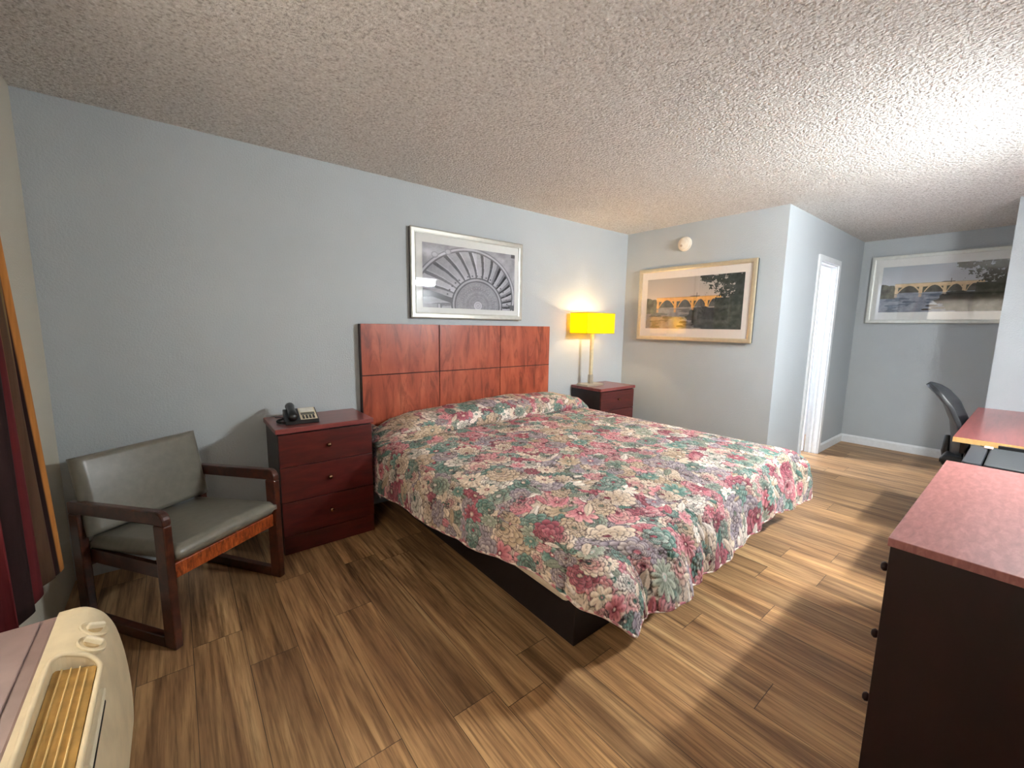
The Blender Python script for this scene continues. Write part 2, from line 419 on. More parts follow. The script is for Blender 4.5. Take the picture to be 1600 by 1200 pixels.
# ------------------------------------------------------------------ wall mounted fluorescent light above the dresser
wl = thing('wall_light', 'wall mounted fluorescent light high above the dresser', 'wall light', (3.75, YF, 2.09))
obj('housing', B(-.34, .34, 0, .05, -.06, .06), M['trim'], wl, bevel=.004)
obj('diffuser', prism([(.05, -.032), (.085, -.030), (.10, -.014), (.10, .014), (.085, .030), (.05, .032)], -.31, .31, 'x'), M['tube'], wl)
obj('added_light_shield', B(-.345, .345, 0, .215, .0605, .068), M['trim'], wl, bevel=.002)  # unseen plate added to keep the tube's direct light off the ceiling
for sx in (-1, 1):
    obj('end_cap', B(min(sx*.31, sx*.335), max(sx*.31, sx*.335), .05, .105, -.055, .055), M['trim'], wl, bevel=.004)

# ------------------------------------------------------------------ pictures
def noise2(shape, cells, seed, octaves=3):
    rng = np.random.RandomState(seed); out = np.zeros(shape); a = 1; tot = 0
    for o in range(octaves):
        cy, cx = int(cells[0]*2**o)+2, int(cells[1]*2**o)+2
        g = rng.rand(cy, cx); y = np.linspace(0, cy-1.001, shape[0]); x = np.linspace(0, cx-1.001, shape[1])
        yi, xi = y.astype(int), x.astype(int); fy, fx = (y-yi)[:, None], (x-xi)[None, :]
        fy = fy*fy*(3-2*fy); fx = fx*fx*(3-2*fx)
        v = (g[yi][:, xi]*(1-fy)*(1-fx) + g[yi+1][:, xi]*fy*(1-fx) + g[yi][:, xi+1]*(1-fy)*fx + g[yi+1][:, xi+1]*fy*fx)
        out += a*v; tot += a; a *= .5
    return out/tot
def art_bridge(nu, nv, warm):
    """rows u (left to right), columns v (bottom to top) -> (nu,nv,3)"""
    U, V = np.meshgrid(np.linspace(0, 1, nu), np.linspace(0, 1, nv), indexing='ij')
    sky_lo = np.array([214, 196, 182.]) if warm else np.array([206, 210, 216.]); sky_hi = np.array([176, 168, 160.]) if warm else np.array([168, 176, 186.])
    C = sky_lo + (sky_hi-sky_lo)*((V-.45)/.55).clip(0, 1)[..., None]
    n1 = noise2((nu, nv), (14, 8), 3, 4); n2 = noise2((nu, nv), (30, 16), 5, 4); n3 = noise2((nu, nv), (8, 26), 9, 3)
    def put(mask, col, var=30):
        c = np.array(col, float) + (n2[..., None]-.5)*var*2
        C[mask] = c[mask]
    # far shore and water
    hz = .44
    put((V < hz), (150, 142, 138) if warm else (142, 148, 160), 26)
    rip = (n3 > .56) & (V < hz-.05); put(rip, (104, 100, 98) if warm else (96, 106, 122), 18)
    put((V > hz-.02) & (V < hz+.10) & (U > .1), (84, 86, 74), 26)
    # trees at the left
    put((U < .10+.05*n1*2) & (V < .62+.16*(n1-.5)*2-.8*(U-.03).clip(0)) & (V > .30), (92, 88, 70), 46)
    # bridge: deck, arches, pillars
    by = .60; gold = (236, 176, 96) if warm else (222, 196, 158)
    ctr = [.24, .44, .60, .73]; wd = [.088, .075, .062, .05]
    put((V < by+.01) & (V > by-.06) & (U > .12) & (U < .80), gold, 18)
    put((V < by+.025) & (V > by+.01) & (U > .12) & (U < .80), (190, 150, 100) if warm else (176, 168, 150), 18)
    for c, w in zip(ctr, wd):
        d = (U-c)/w; arch = by-.03-.15*(d*d)
        m = (np.abs(d) < 1.0) & (V < arch) & (V > .42); put(m, (86, 84, 78), 30)
        put((np.abs(d) < 1.05) & (V < arch+.03) & (V > arch-.004), gold, 14)
    for c in (.135, .335, .52, .66): put((np.abs(U-c) < .014) & (V < by) & (V > .40), gold, 18)
    for c in (.135, .335, .52, .66): put((np.abs(U-c) < .012) & (V < .39) & (V > .32), (206, 152, 100) if warm else (190, 168, 150), 22)
    put((np.abs(U-.56) < .004) & (V > by) & (V < by+.09), (92, 86, 84), 8)
    put((np.abs(U-.54) < .05) & (V > by+.02) & (V < by+.02+.03*n1), (98, 90, 82), 8)
    # dark bank bottom right
    bank = (V < .40+.10*(n1-.5)) & (U > .46+.55*(.36-V).clip(-.2, .0)*-1+.22*np.abs(V-.24)*2-.1*(n2-.5)) & (V > .02)
    put(bank, (54, 54, 52), 26)
    put((U > .62) & (V < .40), (50, 51, 50), 26); put((U > .74) & (V < .58), (60, 64, 54), 40)
    for ru, rv, rw in ((.44, .13, .05), (.40, .05, .04), (.52, .20, .06), (.5, .08, .07)):
        put(((U-ru)/rw)**2 + ((V-rv)/.022)**2 < 1, (66, 60, 58), 12)
    # tree overhanging from the top right
    leaf = .5*noise2((nu, nv), (34, 20), 21, 3)+.5*noise2((nu, nv), (90, 54), 22, 2)
    dens = ((U-.60)/.40).clip(0, 1)*.62 + .12 - .55*np.abs(V-.90)*(U < .80) 
    put((leaf < .30+dens*.62) & (U > .585+.12*(1-V)) & (V > .44), (48, 54, 46), 34)
    put((U > .585) & (np.abs(V-(.97-.9*(U-.6)**2-.08*np.sin(U*20)*.3)) < .04+.07*n1) & (n2 > .36), (46, 52, 46), 28)
    return C
def art_stair(nu, nv):
    A = 1.45
    U, V = np.meshgrid(np.linspace(0, A, nu), np.linspace(0, 1/1.0, nv), indexing='ij')
    n1 = noise2((nu, nv), (10, 7), 2, 4); n2 = noise2((nu, nv), (60, 40), 4, 3)
    cx, cy = .82, .06
    dx, dy = U-cx, V-cy; R = np.hypot(dx/.88, dy); T = np.arctan2(dy, dx)
    base = 150 + 50*(n1-.5)*1.6 + 14*(n2-.5)
    g = base.copy()
    # steps as radial treads between the inner curb and the sweeping outer rail
    outer = .645 + .15*T.clip(0, PI)
    tr = (T*15/PI + .30*np.sin(R*4) + .12*n1) ; ft = tr - np.floor(tr); k = np.floor(tr)
    m = (R > .46) & (R < outer)
    shade = (np.cos(T*1.0-.6)*.5+.5)
    tread = 186 - 40*((R-.46)/.5) - (ft < .28)*(60+60*shade) - (ft > .9)*-25
    tread = np.where(((k.astype(int) % 5) == 2) & (T > 1.6), tread+26, tread)
    tread = np.where((T < 1.2), tread-58*(ft < .55), tread)
    g = np.where(m, tread + 22*(n2-.5), g)
    for r0, w, val in ((.46, .016, 78), (.435, .02, 176), (.405, .02, 92), (.385, .01, 150)):
        g = np.where(np.abs(R-r0) < w/2+.004, val, g)
    g = np.where(R < .38, 142 + 34*(n2-.5) + 5*np.sin(R*60), g)
    dots = (R < .36) & (np.abs(np.sin(T*22)) > .93) & (np.abs(np.sin(R*48)) > .93); g = np.where(dots, 186, g)
    g = np.where(R < .075, 206, g); g = np.where((R < .05) & (R > .035), 178, g); g = np.where(R < .014, 160, g)
    g = np.where(np.abs(R-outer) < .012, 84, g); g = np.where(np.abs(R-outer-.028) < .014, 188, g); g = np.where(np.abs(R-outer-.055) < .008, 104, g)
    for a in range(20):
        an = .1+a*.15; px, py = cx+.50*math.cos(an), cy+.50*math.sin(an); g = np.where(np.hypot(U-px, V-py) < .014, 84, g)
    g = np.where((U > 1.38) & (V > .94), 40, g); g = np.where((U > 1.28) & (V < .10) & (U+V > 1.42), 70, g)
    # vertical newel panels low at the left
    rail = (V < .30-.33*(U-.02)) & (V > .21-.33*(U-.02)) & (U < .42); g = np.where(rail, 92, g)
    for bx, by in ((.17, .83), (.36, .90)):
        r = np.hypot(U-bx, V-by); g = np.where(r < .05, 150+22*(r < .03)-26*(np.abs(r-.042) < .006), g)
    g = 150+(g-138)*.78 + 26*(n1-.5) + 16*(U < .5)*(.5-U); g = g.clip(20, 245)
    return np.stack([g*.985+1, g*.99+1, g*1.02+4], -1).clip(0, 255)
def picture(name, label, loc, rz, w, h, frame, border, matm, ins, art, rows=(230, 130)):
    """local: x to the right along the wall, y away from the viewer (wall at y=0), z up from the bottom edge"""
    t = thing(name, label, 'picture', loc, rz)
    b = border; D = .03
    obj('backing', B(.003, w-.003, -D+.006, -.001, .003, h-.003), M['frame_side'], t)
    prof = [(0, 0), (b, 0), (b, .010), (b*.75, .013), (b*.2, .013), (0, .010)]
    bm = bmesh.new()
    cor = [(0, 0, 1, 1), (w, 0, -1, 1), (w, h, -1, -1), (0, h, 1, -1)]
    rings = []
    for cx, cz, sx, sz in cor:
        rings.append([bm.verts.new((cx+sx*a, -D+.004-d, cz+sz*a)) for a, d in prof])
    n = len(prof)
    for i in range(4):
        A, C = rings[i], rings[(i+1) % 4]
        for k in range(n): bm.faces.new((A[k], A[(k+1) % n], C[(k+1) % n], C[k]))
    obj('frame', bm, frame, t)
    obj('mat_board', B(b-.002, w-b+.002, -D+.001, -D+.005, b-.002, h-b+.002), matm, t)
    l, r, tp, bt = ins
    nu, nv = rows
    U, V = np.meshgrid(np.linspace(l, w-r, nu), np.linspace(bt, h-tp, nv), indexing='ij')
    P = np.stack([U, np.full_like(U, -D-.001), V], -1)
    grid_mesh('printed_photo', P, M['art'], t, art(nu, nv), smooth=False)
    gbm = bmesh.new(); vs = [gbm.verts.new(p) for p in ((b, -D-.004, b), (w-b, -D-.004, b), (w-b, -D-.004, h-b), (b, -D-.004, h-b))]; gbm.faces.new(vs)
    go = obj('glass', gbm, M['glass'], t, recalc=False)
    return t
picture('framed_picture', 'silver framed black and white photo of a spiral staircase above the headboard', (1.948, 0, 1.438), 0, 1.104, .685, M['silver'], .043, M['mat'], (.10, .088, .105, .085), lambda a, b: art_stair(a, b), (300, 190))
picture('framed_picture', 'champagne framed photo of an arched bridge on the wall beside the bedside lamp', (L, -.207, 1.259), -PI/2, 1.225, .762, M['champagne'], .04, M['mat_warm'], (.11, .10, .115, .125), lambda a, b: art_bridge(a, b, True), (300, 180))
picture('framed_picture', 'pale framed photo of an arched bridge high in the alcove behind the desk chair', (L2, -1.738, 1.482), -PI/2, 1.225, .762, M['whitegold'], .04, M['mat'], (.11, .10, .125, .125), lambda a, b: art_bridge(a, b, False), (300, 180))

# smoke detector
sd = thing('smoke_detector', 'round off white smoke detector on the wall above the bridge picture', 'smoke detector', (L, -.705, 2.24))
obj('base_plate', lathe([(.072, 0), (.072, -.012), (.066, -.016)], 32, 'x'), M['detector'], sd, smooth=False)
obj('cover', lathe([(.064, -.014), (.062, -.030), (.054, -.038), (.050, -.036), (.046, -.042), (.02, -.046), (.001, -.046)], 32, 'x'), M['detector'], sd, smooth=True)
obj('test_button', lathe([(.012, -.044), (.012, -.050), (.001, -.052)], 16, 'x', c=(0, .015, -.02)), plain('detector_button', (190, 170, 150), .5), sd)

# ------------------------------------------------------------------ bed
BX0, BX1, BYF, BYH, BZ = 1.63, 3.60, -2.06, -.06, .585
bed = thing('bed', 'low bed of box spring and mattress on a dark platform under the floral bedspread', 'bed', ((BX0+BX1)/2, -1.05, 0))
bx, by = (BX0+BX1)/2, -1.05
obj('platform', B(1.77-bx, 3.46-bx, -1.96-by, -.10-by, 0, .325), M['platform'], bed, bevel=.004)
obj('box_spring', B(BX0-.03-bx, BX1-.02-bx, BYF-.005-by, BYH-by, .327, .435), M['boxspring'], bed, bevel=.03, segs=3)
obj('mattress', B(BX0+.02-bx, BX1-.02-bx, BYF+.02-by, BYH-by, .436, .565), M['boxspring'], bed, bevel=.04, segs=3)

hb = thing('headboard', 'wide reddish cherry headboard with inlaid grid lines fixed to the wall', 'headboard', (2.475, 0, 0))
hw = .925
zs = [.28, .635, 1.012, 1.386]; xs = [-hw, -hw+.628, -hw+1.247, hw]
obj('panel_core', B(-hw, hw, -.045, -.002, .28, 1.386), M['groove'], hb)
for i in range(3):
    for j in range(3):
        g = .0035
        obj('veneer_panel', B(xs[i]+(g if i else -.001), xs[i+1]-(g if i < 2 else -.001), -.052, -.0445, zs[j]+g, zs[j+1]-(g if j < 2 else -.001)), M['headboard'], hb, bevel=.0012, segs=1)
for sx in (-1, 1): obj('side_edge', B(min(sx*hw, sx*(hw+.004)), max(sx*hw, sx*(hw+.004)), -.05, -.002, .28, 1.386), M['cherry_side'], hb)

# ---- floral cloth raster (cloth metres -> colour + height)
PXM = 330
def paint_cloth(wm, hm, seed):
    rng = np.random.RandomState(seed)
    nx, ny = int(wm*PXM), int(hm*PXM)
    base = noise2((nx, ny), (int(wm*26), int(hm*26)), seed+1, 3)
    C = np.empty((nx, ny, 3)); C[:] = (206, 192, 176); C += (base[..., None]-.5)*np.array([60, 46, 40.])
    vein = np.abs(base-.5) < .018; C[vein] = (92, 84, 80)
    Hh = np.zeros((nx, ny))+.3
    cream = ((238, 228, 212), (206, 188, 170)); pink = ((236, 182, 186), (196, 104, 122)); burg = ((204, 116, 132), (128, 54, 72))
    teal = ((160, 194, 186), (60, 108, 102)); sage = ((196, 204, 188), (112, 126, 114)); lav = ((196, 188, 198), (122, 112, 132)); white = ((248, 244, 236), (216, 208, 204))
    rose = ((232, 160, 168), (178, 80, 100)); tan = ((220, 204, 178), (170, 146, 120))
    fam = [(pink, cream, burg), (teal, sage, cream), (white, sage, teal), (burg, pink, cream), (lav, cream, pink), (teal, white, rose), (cream, rose, teal), (sage, teal, white), (rose, white, burg), (lav, white, sage), (tan, cream, sage), (cream, tan, burg)]
    pts = []
    step = .066
    gi = 0
    for i in range(int(wm/step)+2):
        for j in range(int(hm/step)+2):
            pts.append(((i+.5*(j % 2))*step+rng.uniform(-.02, .02), j*step*.9+rng.uniform(-.02, .02)))
    order = rng.permutation(len(pts))
    for q in order:
        cx, cy = pts[q]; kind = (0, 0, 1, 2, 3, 3)[rng.randint(6)]; R = rng.uniform(.045, .095) if kind != 3 else rng.uniform(.035, .065)
        th = rng.uniform(0, 2*PI); asp = rng.uniform(.75, 1.0)
        f = fam[rng.randint(len(fam))]
        r0 = int(R*1.3*PXM); ix, iy = int(cx*PXM), int(cy*PXM)
        x0, x1, y0, y1 = max(ix-r0, 0), min(ix+r0, nx), max(iy-r0, 0), min(iy+r0, ny)
        if x1 <= x0 or y1 <= y0: continue
        X, Y = np.meshgrid(np.arange(x0, x1), np.arange(y0, y1), indexing='ij')
        dx = (X/PXM-cx); dy = (Y/PXM-cy)
        a = dx*math.cos(th)+dy*math.sin(th); b = (-dx*math.sin(th)+dy*math.cos(th))/asp
        sub = C[x0:x1, y0:y1]; sh = Hh[x0:x1, y0:y1]
        if kind in (0, 1):          # scalloped fan: rings of small petals around an off-centre heart
            oy = .62*R if kind == 0 else .18*R
            rr = np.hypot(a, b); t = np.arctan2(b, a)
            n0 = rng.randint(7, 11)
            for k, fr in enumerate((1.0, .80, .60, .40, .2)):
                rk = R*fr; nn = max(5, int(n0*(.55+.45*fr))*1); ph = .5*(k % 2)*2*PI/nn
                ccx = oy*(1-fr)
                rr = np.hypot(a+ccx, b); t = np.arctan2(b, a+ccx)
                lob = np.abs(np.cos(nn*(t+ph)/2)); rb = rk*(.80+.20*lob**.6)
                m = rr < rb
                q_ = (0, .25, .75, .35, 1)[k]; sr, sk = (f[0], f[1]) if k < 4 else (f[2], f[2])
                col_hi = np.array(sr[0])*(1-q_*.7)+np.array(sk[0])*q_*.7; col_lo = np.array(sr[1])*(1-q_*.7)+np.array(sk[1])*q_*.7
                u = ((rr/rb) - .62).clip(0, .38)/.38
                u = u*(.55+.45*lob)
                cc = np.array(col_lo) + (np.array(col_hi)-np.array(col_lo))*u[..., None]
                cc = np.where(((rr > rb-.0032))[..., None], np.array([74, 62, 68.]), cc)
                cc = np.where((lob < .16)[..., None] & (rr > rk*.7)[..., None], np.array([90, 74, 78.]), cc)
                sub[m] = cc[m]; hh = .35+.65*np.sqrt((1-np.abs(rr/rb-.85)/.3).clip(0, 1)*lob.clip(0, 1)); sh[m] = hh[m]
        elif kind == 2:             # daisy with long petals
            rr = np.hypot(a, b); t = np.arctan2(b, a); nn = rng.randint(7, 12)
            lob = np.abs(np.cos(nn*t/2)); rb = R*.95*(.45+.55*lob**.55); m = rr < rb
            hi, lo = f[0]; u = (rr/R).clip(0, 1)**.8
            cc = np.array(lo)+(np.array(hi)-np.array(lo))*u[..., None]
            cc = np.where((rr > rb-.0036)[..., None], np.array([66, 58, 62.]), cc)
            cc = np.where((np.abs(lob-1) < .012)[..., None] & (rr < R*.7)[..., None], np.array(lo)*.8, cc)
            cc = np.where((rr < R*.2)[..., None], np.array(f[2][1])*.9, cc); cc = np.where((rr < R*.09)[..., None], np.array(f[1][0])*1., cc)
            sub[m] = cc[m]; hh = .4+.6*lob; sh[m] = hh[m]
        else:                       # pointed leaf or tulip
            u = (a/R+1)/2; wdt = .42*R*np.sin(PI*u.clip(0, 1)**.8); m = (np.abs(b) < wdt) & (u > 0) & (u < 1)
            hi, lo = f[1]; v = (np.abs(b)/(wdt+1e-6)).clip(0, 1)
            cc = np.array(hi)+(np.array(lo)-np.array(hi))*(1-np.abs(v-.5)*2)[..., None]
            cc = np.where((v > .84)[..., None], np.array([72, 66, 70.]), cc); cc = np.where((v < .10)[..., None], np.array(lo)*.7, cc)
            sub[m] = cc[m]; hh = .4+.6*(1-v); sh[m] = hh[m]
    C *= (1+.16*(noise2((nx, ny), (int(wm*40), int(hm*40)), seed+8, 2)-.5))[..., None]
    g_ = C.mean(-1, keepdims=True); C = g_+(C-g_)*.84; C = C*np.array([1.03, 1.0, .97])
    return C.clip(0, 255), Hh

def sample(A, U, V):
    x = (U*PXM).clip(0, A.shape[0]-1.001); y = (V*PXM).clip(0, A.shape[1]-1.001)
    xi, yi = x.astype(int), y.astype(int); fx, fy = x-xi, y-yi
    if A.ndim == 3: fx, fy = fx[..., None], fy[..., None]
    return A[xi, yi]*(1-fx)*(1-fy)+A[xi+1, yi]*fx*(1-fy)+A[xi, yi+1]*(1-fx)*fy+A[xi+1, yi+1]*fx*fy

def displace(P, h, amp):
    du = np.gradient(P, axis=0); dv = np.gradient(P, axis=1); n = np.cross(du, dv); n /= np.linalg.norm(n, axis=-1, keepdims=True)+1e-9
    return P + n*(h*amp)[..., None], n

def smooth_interp(x, xp, fp):
    xp, fp = np.array(xp, float), np.array(fp, float)
    xx = np.linspace(xp[0], xp[-1], 400); ff = np.interp(xx, xp, fp)
    k = np.hanning(61); k /= k.sum(); ff = np.convolve(np.pad(ff, 30, 'edge'), k, 'valid')
    return np.interp(x, xx, ff)

spread = thing('bedspread', 'quilted floral bedspread in pink, teal and cream draped over the bed', 'bedspread', (bx, by, 0))
def build_spread():
    OL, OR, OF = .36, .36, .46                   # cloth hanging at the left, right and foot
    cx0, cx1 = BX0-.035, BX1+.035; cyf = BYF-.03; cyh = -.10; ZT = .588
    wm = (cx1-cx0)+OL+OR; hm = (cyh-cyf)+OF
    ds = .0048
    s = np.arange(-OL, (cx1-cx0)+OR, ds); t = np.arange(-OF, (cyh-cyf)-.0, ds)
    S, T = np.meshgrid(s, t, indexing='ij')
    A = np.where(S < 0, -S/OL, np.where(S > cx1-cx0, -(S-(cx1-cx0))/OR*-1, 0)); side = np.where(S < 0, -1, 1)
    Bv = np.where(T < 0, -T/OF, 0)
    f = np.maximum(A, Bv)
    crx = cx0+S.clip(0, cx1-cx0); cry = cyf+T.clip(0, None)
    # crest height: soft roll-off near the edges, gentle lumps on the top
    n = noise2(S.shape, (9, 9), 31, 2)
    dx = np.minimum(crx-cx0, cx1-crx); dy = cry-cyf; de = np.minimum(dx, dy)
    zt = ZT + .028*(1-np.exp(-(de/.10))) + .016*(n-.5)
    # hem points along the three sides and round the two corners
    def i3(x, xp, pts):
        pts = np.array(pts); return [np.interp(x, xp, pts[:, i]) for i in range(3)]
    yy = cry; nseg = cx1-cx0
    lxp = [-2.09, -1.97, -1.77, -1.54, -1.28, -.9, -.35, -.1]
    LP = [(1.535, -2.10, .428), (1.525, -1.98, .440), (1.52, -1.77, .418), (1.51, -1.54, .372), (1.508, -1.28, .33), (1.508, -.9, .312), (1.506, -.35, .255), (1.506, -.1, .26)]
    lx, ly, lz = i3(yy, lxp, LP)
    RPx = smooth_interp(yy, [-2.1, -1.6, -.1], [3.83, 3.80, 3.76]); RPz = smooth_interp(yy, [-2.1, -1.5, -.1], [.24, .24, .26])
    FP = [(1.905, -2.215, .256), (2.01, -2.24, .240), (2.14, -2.26, .232), (2.235, -2.225, .228), (2.50, -2.19, .190), (2.60, -2.215, .212), (2.70, -2.18, .208), (2.87, -2.16, .208), (3.05, -2.175, .230), (3.19, -2.185, .243), (3.28, -2.18, .275), (3.56, -2.165, .215), (3.75, -2.18, .215)]
    fxp = cx0+nseg*np.array([0, .05, .11, .17, .33, .39, .45, .53, .62, .70, .76, .90, 1.0])
    fx, fy, fz = i3(crx, fxp, FP)
    fy = fy - .010*np.sin(crx*31)
    wav = .010*np.sin(yy*11+.6)
    LR = A >= Bv
    hx = np.where(LR, np.where(side < 0, lx-wav, RPx+wav), fx); hy = np.where(LR, np.where(side < 0, ly, yy), fy); hz = np.where(LR, np.where(side < 0, lz, RPz), fz)
    w1_ = Bv/np.maximum(A, 1e-6); w3_ = A/np.maximum(Bv, 1e-6)
    def corner(m, w, xp, pts):
        q = i3(w[m], xp, pts); hx[m], hy[m], hz[m] = q
    co = (A > 0) & (Bv > 0)
    corner(co & LR & (side < 0), w1_, [0, .25, .5, .8, 1], [(1.535, -2.10, .428), (1.555, -2.165, .402), (1.61, -2.215, .38), (1.69, -2.262, .318), (1.754, -2.270, .258)])
    corner(co & ~LR & (side < 0), w3_, [0, .5, 1], [(1.905, -2.215, .256), (1.862, -2.235, .250), (1.754, -2.270, .258)])
    corner(co & LR & (side > 0), w1_, [0, .5, 1], [(3.83, -2.09, .24), (3.88, -2.15, .235), (3.93, -2.20, .215)])
    corner(co & ~LR & (side > 0), w3_, [0, .5, 1], [(3.75, -2.18, .215), (3.84, -2.19, .210), (3.93, -2.20, .215)])
    X0 = np.stack([crx, cry, zt], -1); X2 = np.stack([hx, hy, hz], -1)
    X1 = np.stack([crx*.12+hx*.88, cry*.12+hy*.88, zt*.93+hz*.07], -1)
    ff = f[..., None]
    P = (1-ff)**2*X0 + 2*ff*(1-ff)*X1 + ff**2*X2
    # hanging folds
    nf = noise2(S.shape, (16, 16), 77, 2)
    P[..., 0] += np.where(A > 0, side*.03*(nf-.5)*np.minimum(1, f*2), 0); P[..., 1] -= np.where(Bv > 0, .035*(nf-.5)*np.minimum(1, f*2), 0)
    CC, HH = paint_cloth(wm+.05, hm+.05, 5)
    col = sample(CC, S+OL, T+OF); h = sample(HH, S+OL, T+OF)
    P, n = displace(P, h-.4, .009)
    C0 = np.array([bx, by, 0])
    o = grid_mesh('quilted_cover', P-C0, M['bed_cloth'], spread, col)
    sm = o.modifiers.new('thick', 'SOLIDIFY'); sm.thickness = .008; sm.offset = 0
    # corded hem as one striped piping
    edge = np.concatenate([P[0, ::-1], P[1:, 0], P[-1, 1:]], 0)[::3]
    k = np.ones(5)/5
    e2 = np.stack([np.convolve(np.pad(edge[:, i], 2, 'edge'), k, 'valid') for i in range(3)], -1)-C0
    N = len(e2); d = np.gradient(e2, axis=0); d /= np.linalg.norm(d, axis=1, keepdims=True); up = np.array([0, 0, 1.]); w = np.cross(d, up); w /= np.linalg.norm(w, axis=1, keepdims=True)+1e-9; u2 = np.cross(w, d)
    ang = np.linspace(0, 2*PI, 9)[:-1]
    R = .0065
    ring = e2[None] + R*(np.cos(ang)[:, None, None]*w[None] + np.sin(ang)[:, None, None]*u2[None])
    kk = (np.arange(N)[None, :] + np.arange(8)[:, None]*.6)
    pc = np.where((np.floor(kk/3) % 2 == 0)[..., None], np.array([232, 220, 206.]), np.array([176, 110, 116.]))
    grid_mesh('corded_hem', ring, M['bed_cloth'], spread, pc, closed_u=True)
    # the section rolled over the pillows: closed roll with drooping ends
    ns, na = 470, 170
    u = np.linspace(0, 1, ns); a = np.linspace(0, 1, na)
    U, Aa = np.meshgrid(u, a, indexing='ij')
    x = 1.525 + 2.235*U
    yc = -.285 + 0*U
    endL = np.clip((x-1.525)/.20, 0, 1)**.5; endR = np.clip((3.762-x)/.26, 0, 1)**.60
    e = np.minimum(endL, endR)
    topz = smooth_interp(x, [1.5, 1.58, 1.77, 2.08, 2.7, 3.23, 3.6, 3.85], [.56, .665, .715, .75, .778, .768, .70, .56])
    botz = smooth_interp(x, [1.5, 1.62, 1.75, 3.5, 3.65, 3.85], [.50, .57, .585, .585, .57, .53])
    yf = smooth_interp(x, [1.5, 1.74, 2.66, 3.47, 3.85], [-.47, -.53, -.47, -.43, -.40]) + .012*np.sin(x*9)
    yb = -.058
    th = Aa*2*PI
    ct, st = np.cos(th), np.sin(th)
    half = (yb-yf)/2*(.35+.65*e); cyy = (yb+yf)/2
    hz2 = (topz-botz)/2*(.25+.75*e); cz = (topz+botz)/2
    sq = lambda v, p: np.sign(v)*np.abs(v)**p
    Py = cyy+half*sq(ct, .75); Pz = cz+hz2*sq(st, .80)
    Pz -= .05*(1-endR)*(x > 3)
    n3 = noise2(x.shape, (18, 10), 14, 2); Pz += .022*(n3-.5)*(st > -.2)*e
    PP = np.stack([x, Py, Pz], -1)
    CC2, HH2 = paint_cloth(2.5, 1.1, 23)
    per = Aa*1.0
    col2 = sample(CC2, U*2.33+.05, per); h2 = sample(HH2, U*2.33+.05, per)
    PP, n = displace(PP, -(h2-.4), .006)
    PP[:, -1] = PP[:, 0]
    grid_mesh('pillow_section', PP-C0, M['bed_cloth'], spread, col2)
    # corner flap of the pillow section hanging down beside the left nightstand
    nu, nv = 60, 90
    Uu, Vv = np.meshgrid(np.linspace(0, 1, nu), np.linspace(0, 1, nv), indexing='ij')
    top0 = np.array([1.665, -.53, .605]); top1 = np.array([1.60, -.10, .66]); lo0 = np.array([1.512, -.455, .235]); lo1 = np.array([1.512, -.12, .30])
    top = top0+(top1-top0)*Uu[..., None]; lo = lo0+(lo1-lo0)*Uu[..., None]
    mid = top*.45+lo*.55; mid[..., 0] = 1.512+.03*(1-Uu); mid[..., 2] += .08
    v = Vv[..., None]
    F = (1-v)**2*top+2*v*(1-v)*mid+v*v*lo
    F[..., 0] += .006*np.sin(Uu*11)*Vv - .004
    c3 = sample(CC2, Uu*.45+.9, Vv*.45+.3); h3 = sample(HH2, Uu*.45+.9, Vv*.45+.3)
    F, n = displace(F, h3-.4, .006)
    o = grid_mesh('corner_flap', F-C0, M['bed_cloth'], spread, c3)
    sm = o.modifiers.new('thick', 'SOLIDIFY'); sm.thickness = .012; sm.offset = 0
build_spread()

# ------------------------------------------------------------------ nightstands
def nightstand(name, label, loc):
    t = thing(name, label, 'nightstand', loc)
    w, d, h = .57, .40, .777
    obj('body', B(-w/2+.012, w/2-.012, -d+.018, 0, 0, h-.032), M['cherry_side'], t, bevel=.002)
    obj('top', B(-w/2, w/2, -d-.006, 0, h-.030, h), M['cherry_top'], t, bevel=.004)
    zs = [(.545, .738), (.330, .541), (.118, .326)]
    for z0, z1 in zs:
        dr = obj('drawer', B(-w/2+.014, w/2-.014, -d, -d+.0175, z0, z1), M['cherry'], t, bevel=.002)
        zz = (z0+z1)/2+.008
        obj('knob', lathe([(.006, 0), (.006, -.012), (.011, -.016), (.0135, -.022), (.011, -.029), (.001, -.031)], 16, 'y', c=(0, -d, zz)), M['knob'], dr, smooth=True)
    obj('plinth', B(-w/2+.014, w/2-.014, -d+.004, -d+.0178, .004, .114), M['cherry'], t, bevel=.001)
    return t
ns = nightstand('nightstand', 'three drawer cherry nightstand with the telephone, between armchair and bed', (1.203, -.012, 0))
ns['group'] = 'cherry nightstands beside the bed'
dup(ns, (4.062, -.010, 0), 0, 'three drawer cherry nightstand with the yellow lamp, in the corner beyond the bed')

